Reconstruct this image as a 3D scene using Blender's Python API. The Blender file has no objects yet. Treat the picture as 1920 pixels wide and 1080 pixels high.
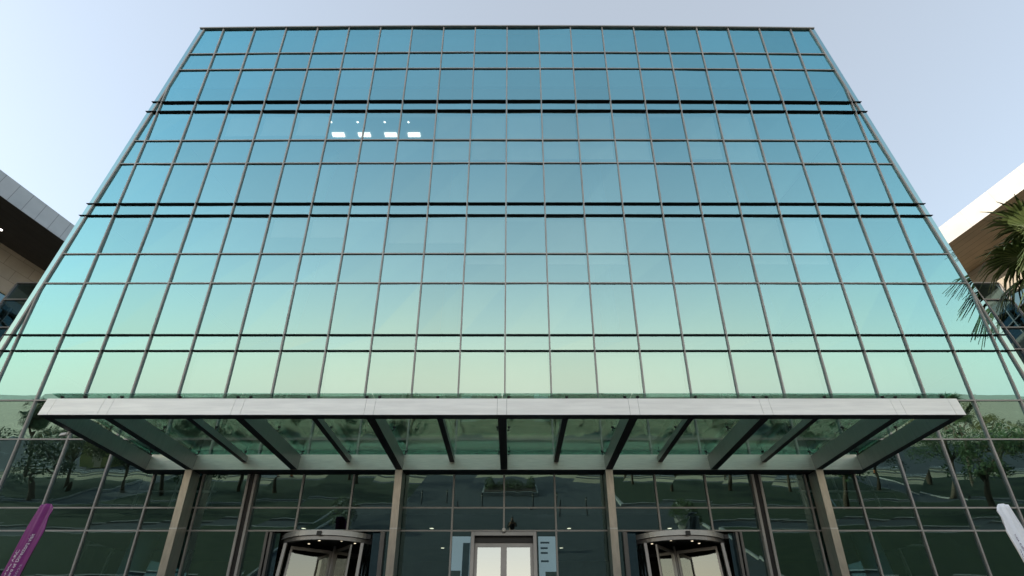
import bpy, bmesh, math, random
from mathutils import Vector, Matrix
R = math.radians
rnd = random.Random(7)
S = bpy.context.scene
C = S.collection

# ------------------------------------------------------------------ numbers of the place (metres)
EYE = 1.65
LEAN = R(13.0)              # the glass front leans out over the forecourt
DIST = 15.625               # from the viewpoint to the front, measured square to it
MOD = 1.5                   # mullion spacing
AX = -0.2325                # centre line of the building
SUN_EL, SUN_AZ = R(20), R(-95)   # azimuth from +Y, clockwise positive
cl, sl = math.cos(LEAN), math.sin(LEAN)
ROWS = [-5.3, -4.1, -1.96, -0.33, 0.27, 2.20, 3.40, 5.05, 5.61, 7.57, 8.77, 10.44, 10.98, 12.96, 14.17, 15.77, 16.33, 18.33, 19.37, 21.08]
FINS = {5.05, 5.61, 10.44, 10.98, 15.77, 16.33}

def hw(b): return 17.8 - 0.15 * b           # half width of the front at slope height b

def F(a, b, n=0.0):
    """front coordinates: a across, b up the slope, n out of the glass"""
    k = a / 17.0
    n2 = n + 0.15 * max(0.0, b - 5) / 16.0 * (-k * k)
    return Vector((a + AX, DIST * cl - b * sl - n2 * cl, EYE + DIST * sl + b * cl - n2 * sl))

def frontY(z, n=0.0):
    b = (z - EYE - DIST * sl + n * sl) / cl
    return DIST * cl - b * sl - n * cl

# ------------------------------------------------------------------ materials
def mat(name):
    m = bpy.data.materials.new(name); m.use_nodes = True
    nt = m.node_tree; nt.nodes.clear()
    out = nt.nodes.new('ShaderNodeOutputMaterial')
    return m, nt, out

def noise(nt, scale, detail=4, coord='Object', vec_scale=None):
    tc = nt.nodes.new('ShaderNodeTexCoord')
    src = tc.outputs[coord]
    if vec_scale:
        mp = nt.nodes.new('ShaderNodeMapping'); mp.inputs['Scale'].default_value = vec_scale
        nt.links.new(src, mp.inputs['Vector']); src = mp.outputs['Vector']
    n = nt.nodes.new('ShaderNodeTexNoise'); n.inputs['Scale'].default_value = scale; n.inputs['Detail'].default_value = detail
    nt.links.new(src, n.inputs['Vector'])
    return n

def pbr(name, col, rough=0.6, metal=0.0, var=0.12, scale=3.0, bump=0.0, bscale=40.0, vec_scale=None, col2=None, spec=0.5, emit=None):
    m, nt, out = mat(name)
    p = nt.nodes.new('ShaderNodeBsdfPrincipled')
    p.inputs['Roughness'].default_value = rough; p.inputs['Metallic'].default_value = metal
    p.inputs['Specular IOR Level'].default_value = spec
    n = noise(nt, scale, 5, vec_scale=vec_scale)
    cr = nt.nodes.new('ShaderNodeValToRGB')
    a = col; b = col2 or tuple(min(1, c * (1 + var)) for c in col)
    if not col2: a = tuple(c * (1 - var) for c in col)
    cr.color_ramp.elements[0].position = 0.3; cr.color_ramp.elements[1].position = 0.7
    cr.color_ramp.elements[0].color = (*a, 1); cr.color_ramp.elements[1].color = (*b, 1)
    nt.links.new(n.outputs['Fac'], cr.inputs['Fac']); nt.links.new(cr.outputs['Color'], p.inputs['Base Color'])
    if bump:
        n2 = noise(nt, bscale, 4, vec_scale=vec_scale); bp = nt.nodes.new('ShaderNodeBump')
        bp.inputs['Strength'].default_value = bump; bp.inputs['Distance'].default_value = 0.02
        nt.links.new(n2.outputs['Fac'], bp.inputs['Height']); nt.links.new(bp.outputs['Normal'], p.inputs['Normal'])
    if emit:
        p.inputs['Emission Color'].default_value = (*emit[0], 1); p.inputs['Emission Strength'].default_value = emit[1]
    nt.links.new(p.outputs[0], out.inputs['Surface'])
    return m

def glassmat(name, refl_tint, trans_tint, base, gain, wave=0.0, wscale=0.8, rough=0.0, oblique=None):
    """thin coated pane: mirror layer over a see-through tinted layer"""
    m, nt, out = mat(name)
    gl = nt.nodes.new('ShaderNodeBsdfGlossy'); gl.inputs['Color'].default_value = (*refl_tint, 1); gl.inputs['Roughness'].default_value = rough
    tr = nt.nodes.new('ShaderNodeBsdfTransparent'); tr.inputs['Color'].default_value = (*trans_tint, 1)
    fr = nt.nodes.new('ShaderNodeFresnel'); fr.inputs['IOR'].default_value = 1.55
    ma = nt.nodes.new('ShaderNodeMath'); ma.operation = 'MULTIPLY_ADD'; ma.use_clamp = True
    ma.inputs[1].default_value = gain; ma.inputs[2].default_value = base
    nt.links.new(fr.outputs[0], ma.inputs[0])
    mx = nt.nodes.new('ShaderNodeMixShader')
    nt.links.new(ma.outputs[0], mx.inputs['Fac']); nt.links.new(tr.outputs[0], mx.inputs[1]); nt.links.new(gl.outputs[0], mx.inputs[2])
    if oblique:
        # coated panes: the mirror colour shifts with the angle it is seen at, and no two panes are quite the same tone
        lw = nt.nodes.new('ShaderNodeLayerWeight'); k = nt.nodes.new('ShaderNodeMath'); k.operation = 'MULTIPLY'; k.use_clamp = True; k.inputs[1].default_value = 1.75
        lw.inputs['Blend'].default_value = .5
        nt.links.new(lw.outputs['Facing'], k.inputs[0])
        mc = nt.nodes.new('ShaderNodeMixRGB'); mc.inputs[1].default_value = (*refl_tint, 1); mc.inputs[2].default_value = (*oblique, 1)
        nt.links.new(k.outputs[0], mc.inputs['Fac'])
        at = nt.nodes.new('ShaderNodeAttribute'); at.attribute_name = 'tone'
        sc = nt.nodes.new('ShaderNodeVectorMath'); sc.operation = 'SCALE'
        nt.links.new(mc.outputs[0], sc.inputs[0]); nt.links.new(at.outputs['Fac'], sc.inputs['Scale']); nt.links.new(sc.outputs[0], gl.inputs['Color'])
    if wave:
        n = noise(nt, wscale, 2)
        n.inputs['Roughness'].default_value = 0.35
        bp = nt.nodes.new('ShaderNodeBump'); bp.inputs['Strength'].default_value = 1.0; bp.inputs['Distance'].default_value = wave
        nt.links.new(n.outputs['Fac'], bp.inputs['Height']); nt.links.new(bp.outputs['Normal'], gl.inputs['Normal'])
    nt.links.new(mx.outputs[0], out.inputs['Surface'])
    return m

def brickmat(name, c1, c2, mortar, bw, bh, msize, rough=0.7, bump=0.3, coord='Object', rot=None, metal=0.0, offset=0.0):
    m, nt, out = mat(name)
    p = nt.nodes.new('ShaderNodeBsdfPrincipled'); p.inputs['Roughness'].default_value = rough; p.inputs['Metallic'].default_value = metal
    tc = nt.nodes.new('ShaderNodeTexCoord'); mp = nt.nodes.new('ShaderNodeMapping')
    if rot: mp.inputs['Rotation'].default_value = rot
    nt.links.new(tc.outputs[coord], mp.inputs['Vector'])
    br = nt.nodes.new('ShaderNodeTexBrick'); br.offset = offset
    br.inputs['Color1'].default_value = (*c1, 1); br.inputs['Color2'].default_value = (*c2, 1); br.inputs['Mortar'].default_value = (*mortar, 1)
    br.inputs['Scale'].default_value = 1.0; br.inputs['Brick Width'].default_value = bw; br.inputs['Row Height'].default_value = bh
    br.inputs['Mortar Size'].default_value = msize
    nt.links.new(mp.outputs[0], br.inputs['Vector'])
    n = noise(nt, 1.3, 6); mix = nt.nodes.new('ShaderNodeMixRGB'); mix.blend_type = 'MULTIPLY'; mix.inputs['Fac'].default_value = 0.35
    cr = nt.nodes.new('ShaderNodeValToRGB'); cr.color_ramp.elements[0].position = 0.3; cr.color_ramp.elements[0].color = (.6, .6, .6, 1)
    cr.color_ramp.elements[1].position = 0.7
    nt.links.new(n.outputs['Fac'], cr.inputs['Fac'])
    nt.links.new(br.outputs['Color'], mix.inputs[1]); nt.links.new(cr.outputs[0], mix.inputs[2])
    nt.links.new(mix.outputs[0], p.inputs['Base Color'])
    bp = nt.nodes.new('ShaderNodeBump'); bp.inputs['Strength'].default_value = bump; bp.inputs['Distance'].default_value = 0.01; bp.invert = True
    nt.links.new(br.outputs['Fac'], bp.inputs['Height']); nt.links.new(bp.outputs[0], p.inputs['Normal'])
    nt.links.new(p.outputs[0], out.inputs['Surface'])
    return m

def brushed(name, col, rough, vs):
    m = pbr(name, col, rough, 0.9, 0.10, 2.5, 0.25, 30.0, vec_scale=vs)
    return m

M = {}
M['glass'] = glassmat('coated_facade_glass', (.585, .85, .865), (.82, .93, .95), .43, 2.0, .0016, .7, oblique=(.24, .72, .86))
M['glass_wavy'] = glassmat('rippled_facade_glass', (.62, .82, .76), (.5, .66, .66), .36, 2.0, .014, .95, oblique=(.40, .78, .84))
M['glass_low'] = glassmat('lobby_glass', (.52, .82, .80), (.50, .64, .66), .18, 1.6, .0065, .6, oblique=(.46, .78, .80))
M['edge_glass'] = glassmat('edge_glass', (.5, .8, .85), (.1, .2, .2), .45, 1.5)
M['dark_glass'] = glassmat('dark_link_glass', (.25, .42, .48), (.12, .18, .2), .35, .7, .003, .8)
M['canopy_glass'] = glassmat('clear_canopy_glass', (.75, .95, .88), (.92, .97, .95), .05, .7)
M['door_glass'] = glassmat('door_glass', (.95, .97, .95), (.5, .55, .5), .50, .6, .002, .9)
M['leaf_glass'] = glassmat('leaf_glass', (.9, .92, .85), (.55, .55, .48), .16, .8, .002, .9)
M['curved_glass'] = glassmat('curved_door_glass', (.9, .95, .95), (.6, .65, .62), .10, .7)
M['mullion'] = pbr('anodised_mullion', (.38, .37, .365), .5, .35, .12, 1.5)
M['fin'] = pbr('dark_metal_fin', (.012, .014, .016), .55, .2, .2, 2, spec=.2)
M['door_frame'] = pbr('satin_door_frame', (.22, .215, .215), .35, .7, .08, 3)
M['drum'] = pbr('drum_metal', (.36, .36, .36), .38, .6, .08, 3)
M['black_metal'] = pbr('black_metal', (.02, .02, .022), .45, .3, .2, 5)
M['steel'] = brushed('brushed_stainless_steel', (.70, .655, .58), .34, (1, 1, 14))
M['steel_fascia'] = pbr('satin_steel_fascia', (.80, .79, .745), .42, .35, .08, 1.2, .12, 14.0, vec_scale=(1, 1, 10))
M['steel_dark'] = brushed('dull_beam_steel', (.36, .37, .35), .4, (1, 14, 1))
M['steel_col'] = brushed('brushed_steel_column', (.60, .56, .50), .32, (6, 6, .6))
M['white_alu'] = pbr('pale_panel', (.72, .71, .69), .5, .1, .04, 1)
M['fascia_shade'] = brickmat('panelled_fascia_shade', (.40, .44, .47), (.36, .41, .44), (.16, .17, .18), .72, 40, .012, .45, .2, 'UV', metal=.15)  # left wing: shade put into the panel colour, darker and bluer
M['fascia_sun'] = brickmat('panelled_fascia_sun', (.50, .485, .46), (.47, .46, .44), (.33, .32, .31), 1.55, 40, .008, .5, .15, 'UV')  # right wing: same panels with the sunlit tone put into the colour
M['soffit'] = brickmat('soffit_panel_lit', (.56, .43, .29), (.50, .385, .26), (.2, .16, .12), 6, .45, .012, .6, .4, 'UV')  # right wing: bounced light put into the colour as a lighter brown
M['soffit_shade'] = brickmat('soffit_panel_shade', (.075, .07, .066), (.065, .06, .058), (.03, .03, .03), 6, .45, .012, .7, .4, 'UV')  # left wing: same soffit with its shade painted in as near black
M['stone'] = brickmat('stone_cladding', (.45, .40, .33), (.40, .36, .30), (.22, .2, .17), 1.4, .7, .012, .75, .3, 'UV', offset=.5)
M['paver'] = brickmat('grey_paving', (.08, .086, .088), (.065, .072, .074), (.04, .04, .04), .6, .3, .008, .8, .3, 'Object', offset=.5)
M['asphalt'] = pbr('asphalt', (.075, .08, .085), .85, 0, .25, .8, .3, 60)
M['kerb'] = pbr('concrete_kerb', (.38, .37, .34), .8, 0, .15, 2)
M['paint'] = pbr('road_paint', (.7, .7, .66), .7, 0, .1, 6)
M['sand'] = pbr('sandy_ground', (.50, .42, .27), .95, 0, .3, .15, .3, 3)
M['lawn'] = pbr('lawn', (.014, .030, .009), .9, 0, .4, 1.5, .6, 60, col2=(.03, .05, .014))
M['soil'] = pbr('soil', (.06, .04, .028), .95, 0, .3, 6, .5, 30)
M['leaf'] = pbr('tree_leaf', (.035, .075, .02), .6, 0, .3, 1.5, col2=(.075, .12, .035))
M['leaf2'] = pbr('dry_tree_leaf', (.13, .14, .045), .65, 0, .3, 1.5, col2=(.24, .21, .08))
M['bark'] = pbr('bark', (.13, .095, .065), .9, 0, .35, 6, .8, 20, vec_scale=(1, 1, .3))
M['palm_leaf'] = pbr('palm_leaf', (.04, .075, .02), .5, 0, .35, 2.0, col2=(.11, .14, .045))
M['palm_dead'] = pbr('dry_palm_leaf', (.22, .16, .09), .8, 0, .2, 3)
M['palm_bark'] = pbr('palm_bark', (.16, .12, .085), .9, 0, .3, 5, .9, 9, vec_scale=(.3, .3, 3))
M['slab'] = pbr('office_slab', (.30, .30, .29), .8, 0, .08, 1)
M['ceiling'] = pbr('office_ceiling', (.45, .45, .43), .8, 0, .06, .5)
M['wall_in'] = pbr('office_wall', (.16, .155, .15), .8, 0, .1, .6)
M['lobby_wall'] = pbr('lobby_wall', (.07, .048, .03), .5, 0, .3, 1.1, vec_scale=(1, 1, .2))
M['lobby_floor'] = pbr('lobby_floor', (.08, .075, .065), .25, 0, .1, 1)
M['core'] = pbr('blue_column', (.10, .24, .36), .5, 0, .1, 1)
M['blind'] = pbr('roller_blind', (.85, .85, .80), .9, 0, .05, 1)
M['lamp'] = pbr('ceiling_lamp', (.9, .9, .85), .5, 0, .0, 1, emit=((1, .95, .82), 1.6))
M['lamp_warm'] = pbr('downlight', (.9, .8, .6), .5, 0, .0, 1, emit=((1, .85, .6), 1.2))
M['soffit_lamp'] = pbr('soffit_downlight', (.9, .9, .85), .5, 0, .0, 1, emit=((1, .95, .85), 9.0))
M['flag_purple'] = pbr('purple_flag_cloth', (.17, .012, .14), .75, 0, .15, 5)
M['flag_white'] = pbr('white_flag_cloth', (.86, .87, .92), .8, 0, .03, 4)
M['text_white'] = pbr('white_print', (.78, .74, .78), .8, 0, .02, 4)
M['text_grey'] = pbr('faded_print', (.38, .30, .42), .8, 0, .02, 4)
M['text_purple'] = pbr('purple_print', (.09, .05, .14), .8, 0, .02, 4)
M['orange'] = pbr('orange_paint', (.55, .14, .03), .5, 0, .1, 5)
M['banner_white'] = pbr('glowing_display_panel', (.66, .76, .84), .6, 0, .05, 2, emit=((.72, .80, .88), .22))  # faint glow added so the panels look bright in the dim lobby
M['banner_blue'] = pbr('display_panel_blue', (.03, .07, .16), .6, 0, .1, 2)
M['banner_tan'] = pbr('display_panel_tan', (.28, .25, .18), .6, 0, .1, 2)
M['skin'] = pbr('skin', (.42, .24, .16), .55, 0, .06, 8)
M['hair'] = pbr('hair', (.015, .012, .01), .6, 0, .2, 20)
M['shirt'] = pbr('dark_shirt', (.02, .03, .035), .85, 0, .15, 6)
M['trousers'] = pbr('grey_trousers', (.22, .24, .23), .85, 0, .12, 6)
M['beige'] = pbr('beige_render', (.46, .38, .26), .8, 0, .08, .6)
M['green_box'] = pbr('green_cabinet', (.16, .22, .08), .7, 0, .3, 1.0, col2=(.35, .3, .1))

# ------------------------------------------------------------------ object helpers
def ob(name, me, m=None, parent=None, **kw):
    o = bpy.data.objects.new(name, me); C.objects.link(o)
    if m is not None and me is not None:
        for x in (m if isinstance(m, (list, tuple)) else [m]): me.materials.append(x)
    if parent is not None: o.parent = parent
    for k, v in kw.items(): o[k] = v
    return o

def tag(o, label=None, cat=None, group=None, kind=None):
    if label: o['label'] = label
    if cat: o['category'] = cat
    if group: o['group'] = group
    if kind: o['kind'] = kind
    return o

def thing(name, label, cat, loc=(0, 0, 0), rz=0, group=None):
    o = ob(name, None); o.location = loc; o.rotation_euler = (0, 0, rz); o.empty_display_size = .3
    return tag(o, label, cat, group)

class MB:
    def __init__(s): s.v = []; s.f = []; s.mi = []; s.uv = {}
    def add(s, vs, fs, mi=0):
        k = len(s.v); s.v += [tuple(v) for v in vs]
        for f in fs: s.f.append(tuple(i + k for i in f)); s.mi.append(mi)
        return s
    def hexa(s, p, mi=0):
        """p: 8 points, 0-3 lower ring (ccw from outside below), 4-7 upper ring"""
        return s.add(p, [(3, 2, 1, 0), (4, 5, 6, 7), (0, 1, 5, 4), (1, 2, 6, 5), (2, 3, 7, 6), (3, 0, 4, 7)], mi)
    def box(s, x0, x1, y0, y1, z0, z1, mi=0):
        return s.hexa([(x0, y0, z0), (x1, y0, z0), (x1, y1, z0), (x0, y1, z0), (x0, y0, z1), (x1, y0, z1), (x1, y1, z1), (x0, y1, z1)], mi)
    def quad(s, a, b, c, d, mi=0): return s.add([a, b, c, d], [(0, 1, 2, 3)], mi)
    def fbox(s, a0, a1, b0, b1, n0, n1, segs=1, mi=0, a0t=None, a1t=None):
        """box in front coordinates (n0 inner, n1 outer)"""
        a0t = a0 if a0t is None else a0t; a1t = a1 if a1t is None else a1t
        for i in range(segs):
            p, q = i / segs, (i + 1) / segs
            l0, r0 = a0 + (a1 - a0) * p, a0 + (a1 - a0) * q
            l1, r1 = a0t + (a1t - a0t) * p, a0t + (a1t - a0t) * q
            s.hexa([F(l0, b0, n1), F(r0, b0, n1), F(r0, b0, n0), F(l0, b0, n0), F(l1, b1, n1), F(r1, b1, n1), F(r1, b1, n0), F(l1, b1, n0)], mi)
        return s
    def tube(s, pts, rads, seg=8, mi=0, cap=True):
        k = len(s.v); n = len(pts)
        for i, p in enumerate(pts):
            p = Vector(p)
            d = (Vector(pts[min(i + 1, n - 1)]) - Vector(pts[max(i - 1, 0)])).normalized()
            u = d.cross(Vector((0, 0, 1)) if abs(d.z) < .95 else Vector((1, 0, 0))).normalized(); w = d.cross(u)
            r = rads[i] if isinstance(rads, (list, tuple)) else rads
            for j in range(seg):
                t = 2 * math.pi * j / seg; s.v.append(tuple(p + u * (r * math.cos(t)) + w * (r * math.sin(t))))
        for i in range(n - 1):
            for j in range(seg):
                j2 = (j + 1) % seg
                s.f.append((k + i * seg + j, k + (i + 1) * seg + j, k + (i + 1) * seg + j2, k + i * seg + j2)); s.mi.append(mi)
        if cap:
            s.f.append(tuple(k + j for j in range(seg))); s.mi.append(mi)
            s.f.append(tuple(k + (n - 1) * seg + j for j in reversed(range(seg)))); s.mi.append(mi)
        return s
    def arcwall(s, cx, cy, r0, r1, a0, a1, z0, z1, seg=16, mi=0):
        for i in range(seg):
            t0, t1 = a0 + (a1 - a0) * i / seg, a0 + (a1 - a0) * (i + 1) / seg
            P = lambda r, t, z: (cx + r * math.cos(t), cy + r * math.sin(t), z)
            s.hexa([P(r1, t0, z0), P(r1, t1, z0), P(r0, t1, z0), P(r0, t0, z0), P(r1, t0, z1), P(r1, t1, z1), P(r0, t1, z1), P(r0, t0, z1)], mi)
        return s
    def disc(s, cx, cy, z, r, seg=32, mi=0, up=False):
        k = [(cx + r * math.cos(2 * math.pi * i / seg), cy + r * math.sin(2 * math.pi * i / seg), z) for i in range(seg)]
        return s.add(k, [tuple(range(seg)) if up else tuple(reversed(range(seg)))], mi)
    def ball(s, c, r, seg=10, mi=0):
        n = seg // 2
        pts = [(c[0], c[1], c[2] - r * math.cos(math.pi * (i) / n)) for i in range(n + 1)]
        rad = [max(.0005, r * math.sin(math.pi * i / n)) for i in range(n + 1)]
        return s.tube(pts, rad, seg, mi)
    def build(s, name, m, parent=None, smooth=False, bevel=0, fix=True, **kw):
        me = bpy.data.meshes.new(name); me.from_pydata(s.v, [], s.f); me.update()
        if fix and len(s.f) < 20000:
            bm = bmesh.new(); bm.from_mesh(me); bmesh.ops.recalc_face_normals(bm, faces=bm.faces); bm.to_mesh(me); bm.free()
        for i, p in enumerate(me.polygons):
            p.material_index = s.mi[i]; p.use_smooth = smooth
        o = ob(name, me, m, parent, **kw)
        if bevel:
            b = o.modifiers.new('bevel', 'BEVEL'); b.width = bevel; b.segments = 2; b.limit_method = 'ANGLE'
        return o

def uvplane(name, quads, m, parent=None, thick=0, **kw):
    """quads with UV in metres: first edge is U"""
    me = bpy.data.meshes.new(name); v = []; f = []; uv = []
    for q in quads:
        q = [Vector(p) for p in q]; k = len(v); v += [tuple(p) for p in q]; f.append((k, k + 1, k + 2, k + 3))
        u = (q[1] - q[0]).normalized(); nn = u.cross(q[3] - q[0]).normalized(); w = nn.cross(u)
        uv += [((p - q[0]).dot(u), (p - q[0]).dot(w)) for p in q]
    me.from_pydata(v, [], f); me.update()
    l = me.uv_layers.new(name='UVMap')
    for i, p in enumerate(uv): l.data[i].uv = p
    return ob(name, me, m, parent, **kw)

def copy_tree(o, loc, rz=0, label=None, scale=None):
    c = o.copy(); C.objects.link(c); c.location = loc; c.rotation_euler = (0, 0, rz)
    if scale: c.scale = (scale,) * 3
    if label: c['label'] = label
    for ch in [x for x in bpy.data.objects if x.parent == o]:
        d = ch.copy(); C.objects.link(d); d.parent = c
        for g in [x for x in bpy.data.objects if x.parent == ch]:
            e = g.copy(); C.objects.link(e); e.parent = d
    return c

# ------------------------------------------------------------------ ground, forecourt, road
def ground_sheet(name, x0, x1, y0, y1, z, m, nx=1, ny=1, **kw):
    b = MB()
    for i in range(nx):
        for j in range(ny):
            xa, xb = x0 + (x1 - x0) * i / nx, x0 + (x1 - x0) * (i + 1) / nx
            ya, yb = y0 + (y1 - y0) * j / ny, y0 + (y1 - y0) * (j + 1) / ny
            b.quad((xa, ya, z), (xb, ya, z), (xb, yb, z), (xa, yb, z))
    o = b.build(name, m, fix=False); o['kind'] = 'structure'
    for k, v in kw.items(): o[k] = v
    return o
ground_sheet('ground', -4000, 4000, -4000, 4000, -0.012, M['sand'])
ground_sheet('forecourt_paving', -46, 46, -24, 40, 0.0, M['paver'])
ground_sheet('road', -900, 900, -66, -29, 0.0, M['asphalt'])
b = MB()
for k in range(-30, 31): b.quad((k * 9, -47.6, .004), (k * 9 + 4, -47.6, .004), (k * 9 + 4, -47.35, .004), (k * 9, -47.35, .004))
b.quad((-300, -31, .004), (300, -31, .004), (300, -30.8, .004), (-300, -30.8, .004))
o = b.build('road_marking', M['paint']); o['kind'] = 'structure'
b = MB(); b.box(-300, 300, -29, -28.6, -.02, .14); b.box(-300, 300, -66.5, -66.1, -.02, .14); b.box(-300, 300, -27, -26.8, -.02, .12)
o = b.build('kerb', M['kerb']); o['kind'] = 'structure'
for sx in (-1, 1):
    for (x0, x1, y0, y1) in ((9, 34, -22.5, -12.5), (13.5, 46, -11.6, -5.4), (13.5, 46, -3.2, 4.5), (38, 120, -23.5, -13)):
        bb = MB(); xa, xb = sorted((sx * x0, sx * x1))
        bb.box(xa - .15, xb + .15, y0 - .15, y1 + .15, -.02, .11)
        o = bb.build('lawn_kerb', M['kerb']); o['kind'] = 'structure'
        ground_sheet('lawn', xa, xb, y0, y1, .125, M['lawn'])

# ------------------------------------------------------------------ the glass office building
B = thing('office_building', 'tall office block with a leaning blue green glass curtain wall front', 'office building', (AX, 15, 0))
BW = Matrix.Translation(Vector((-AX, -15, 0)))
def part(mb, name, m, parent=B, **kw):
    o = mb.build(name, m, None, **kw); o.parent = parent; o.matrix_parent_inverse = BW.copy(); return o
def reparent(o, p=B): o.parent = p; o.matrix_parent_inverse = BW.copy(); return o

DOOR_BAYS = [(-6.75, -3.45), (3.45, 6.75)]          # revolving door openings (a range)
CDOOR = (-.95, .95)
# panes
cells = []
for r in range(len(ROWS) - 1):
    b0, b1 = ROWS[r], ROWS[r + 1]
    if b1 <= -4.2: continue
    for c in range(-12, 12):
        a0, a1 = c * MOD, (c + 1) * MOD
        h0, h1 = hw(b0) - .2, hw(b1) - .2
        if a0 > h0 or a1 < -h0: continue
        A = [max(-h0, min(h0, a0)), max(-h0, min(h0, a1)), max(-h1, min(h1, a1)), max(-h1, min(h1, a0))]
        if b1 <= -.3:
            if any(a0 < d[1] - .1 and a1 > d[0] + .1 for d in DOOR_BAYS):
                # narrow side lights left of / right of the revolving door opening
                for d in DOOR_BAYS:
                    if a0 < d[0] < a1: cells.append(([a0, d[0], d[0], a0], b0, b1, r, c))
                    if a0 < d[1] < a1: cells.append(([d[1], a1, a1, d[1]], b0, b1, r, c))
                continue
            if -1.6 < a0 < 1.4:
                if a0 < 0: cells.append(([a0, CDOOR[0], CDOOR[0], a0], b0, b1, r, c))
                else: cells.append(([CDOOR[1], a1, a1, CDOOR[1]], b0, b1, r, c))
                continue
        cells.append((A, b0, b1, r, c))
def pane_geo(mb, A, b0, b1):
    j = lambda: rnd.gauss(0, (.0012 if 3.3 < b0 < 5 else .006) * min(1, (b1 - b0) / 1.6) ** 1.3)
    mb.quad(F(A[0], b0, j()), F(A[1], b0, j()), F(A[2], b1, j()), F(A[3], b1, j()))
def px_size(cell):
    A, b0, b1, r, c = cell
    if b1 < -.4: return 0
    mid = F((A[0] + A[1]) / 2, (b0 + b1) / 2)
    return (abs(A[1] - A[0]) + abs(A[2] - A[3])) * (b1 - b0) / max(1, mid.length) ** 2
order = sorted(range(len(cells)), key=lambda i: -px_size(cells[i]))
big = set(order[:100]); rest = MB()
def tone(o):
    at = o.data.attributes.new('tone', 'FLOAT', 'FACE')
    for k in range(len(o.data.polygons)): at.data[k].value = min(1.12, max(.86, rnd.gauss(1, .035)))
def gm(b0): return 'glass_low' if b0 < 2.1 else ('glass_wavy' if b0 < 3.3 else 'glass')
for i, (A, b0, b1, r, c) in enumerate(cells):
    if i in big:
        q = MB(); pane_geo(q, A, b0, b1); o = part(q, 'window_pane', M[gm(b0)], fix=False); tone(o)
    else:
        k = len(rest.f); pane_geo(rest, A, b0, b1); rest.mi[k] = ['glass', 'glass_wavy', 'glass_low'].index(gm(b0))
o = part(rest, 'glazing', [M['glass'], M['glass_wavy'], M['glass_low']], fix=False); tone(o); o['kind'] = 'stuff'
# mullions
for c in range(-11, 12):
    a = c * MOD
    bt = min(21.08, (17.6 - abs(a)) / .15)
    segs = [(-5.3, bt)]
    if c == 0: segs = [(-.33, bt)]
    if c in (-4, -3, 3, 4): segs = [(-.33, bt)]
    for (p, q) in segs:
        m = MB(); n = max(1, int((q - p) / 5))
        if c in (-5, 5):
            for k in range(n):
                u, v = p + (q - p) * k / n, p + (q - p) * (k + 1) / n
                m.fbox(a - .024, a + .024, max(u, 1.2), max(v, 1.2001), -.05, .06)
            m.fbox(a - .14, a - .07, p, 1.2, -.05, .14); m.fbox(a + .07, a + .14, p, 1.2, -.05, .14); m.fbox(a - .07, a + .07, p, 1.19, -.05, .1, mi=1)
        else:
            for k in range(n):
                u, v = p + (q - p) * k / n, p + (q - p) * (k + 1) / n
                m.fbox(a - .024, a + .024, u, v, -.05, .06)
        part(m, 'mullion', [M['mullion'], M['black_metal']])
# slanted edge mullions and edge panels
for s in (-1, 1):
    m = MB(); e = MB(); n = 6
    for k in range(n):
        u, v = -5.3 + 26.38 * k / n, -5.3 + 26.38 * (k + 1) / n
        m.fbox(*sorted((s * (hw(u) - .17), s * (hw(u) - .23))), u, v, -.05, .06, 1, 0, *sorted((s * (hw(v) - .17), s * (hw(v) - .23))))
        e.fbox(*sorted((s * (hw(u) - .17), s * hw(u))), u, v, -.3, .05, 1, 0, *sorted((s * (hw(v) - .17), s * hw(v))))
    part(m, 'edge_mullion', M['mullion']); part(e, 'edge_panel', M['edge_glass'])
# transoms and fins
for b in ROWS[1:-1]:
    h = hw(b) - .17; m = MB()
    spans = [(-h, h)]
    if b < -1: spans = [(-h, -6.75), (-3.45, -.95), (.95, 3.45), (6.75, h)]
    for p, q in spans:
        if b in FINS:
            cuts = [p - .22] + [c * MOD for c in range(-11, 12) if abs(c * MOD) < h - .15] + [q + .22]
            for i in range(len(cuts) - 1): m.fbox(cuts[i] + (.032 if i else 0), cuts[i + 1] - (.032 if i < len(cuts) - 2 else 0), b - .010, b + .010, -.05, .105)
        else: m.fbox(p, q, b - .02, b + .02, -.05, .055, 12 if q - p > 20 else 1)
    part(m, 'ledge' if b in FINS else 'transom', M['fin'] if b in FINS else M['mullion'])
m = MB(); h = hw(21.08)
m.fbox(-h, h, 21.08, 21.14, -.5, .1, 12); part(m, 'coping', M['mullion'])
# body behind the front
ztop = 22.3; btop = 17.62
for s in (-1, 1):
    q = [F(s * hw(-5.3), -5.3, -.3), F(s * hw(btop), btop, -.3), Vector((AX + s * 10.6, 30, ztop)), Vector((AX + s * 13, 30, 0))]
    m = MB(); m.quad(*q); part(m, 'side_wall', M['wall_in'], fix=False)
m = MB(); m.quad((AX - 13, 30, 0), (AX + 13, 30, 0), (AX + 10.6, 30, ztop), (AX - 10.6, 30, ztop)); part(m, 'back_wall', M['wall_in'], fix=False)
m = MB(); P = F(-hw(btop), btop, -.4); Q = F(hw(btop), btop, -.4)
m.quad(P, Q, (AX + 10.6, 30, ztop), (AX - 10.6, 30, ztop)); part(m, 'roof', M['slab'], fix=False)
m = MB(); m.fbox(-hw(17.62), hw(17.62), 17.62, 21.05, -.5, -.35, 12, 0, -hw(21.05), hw(21.05)); part(m, 'parapet_wall', M['core'])
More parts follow.
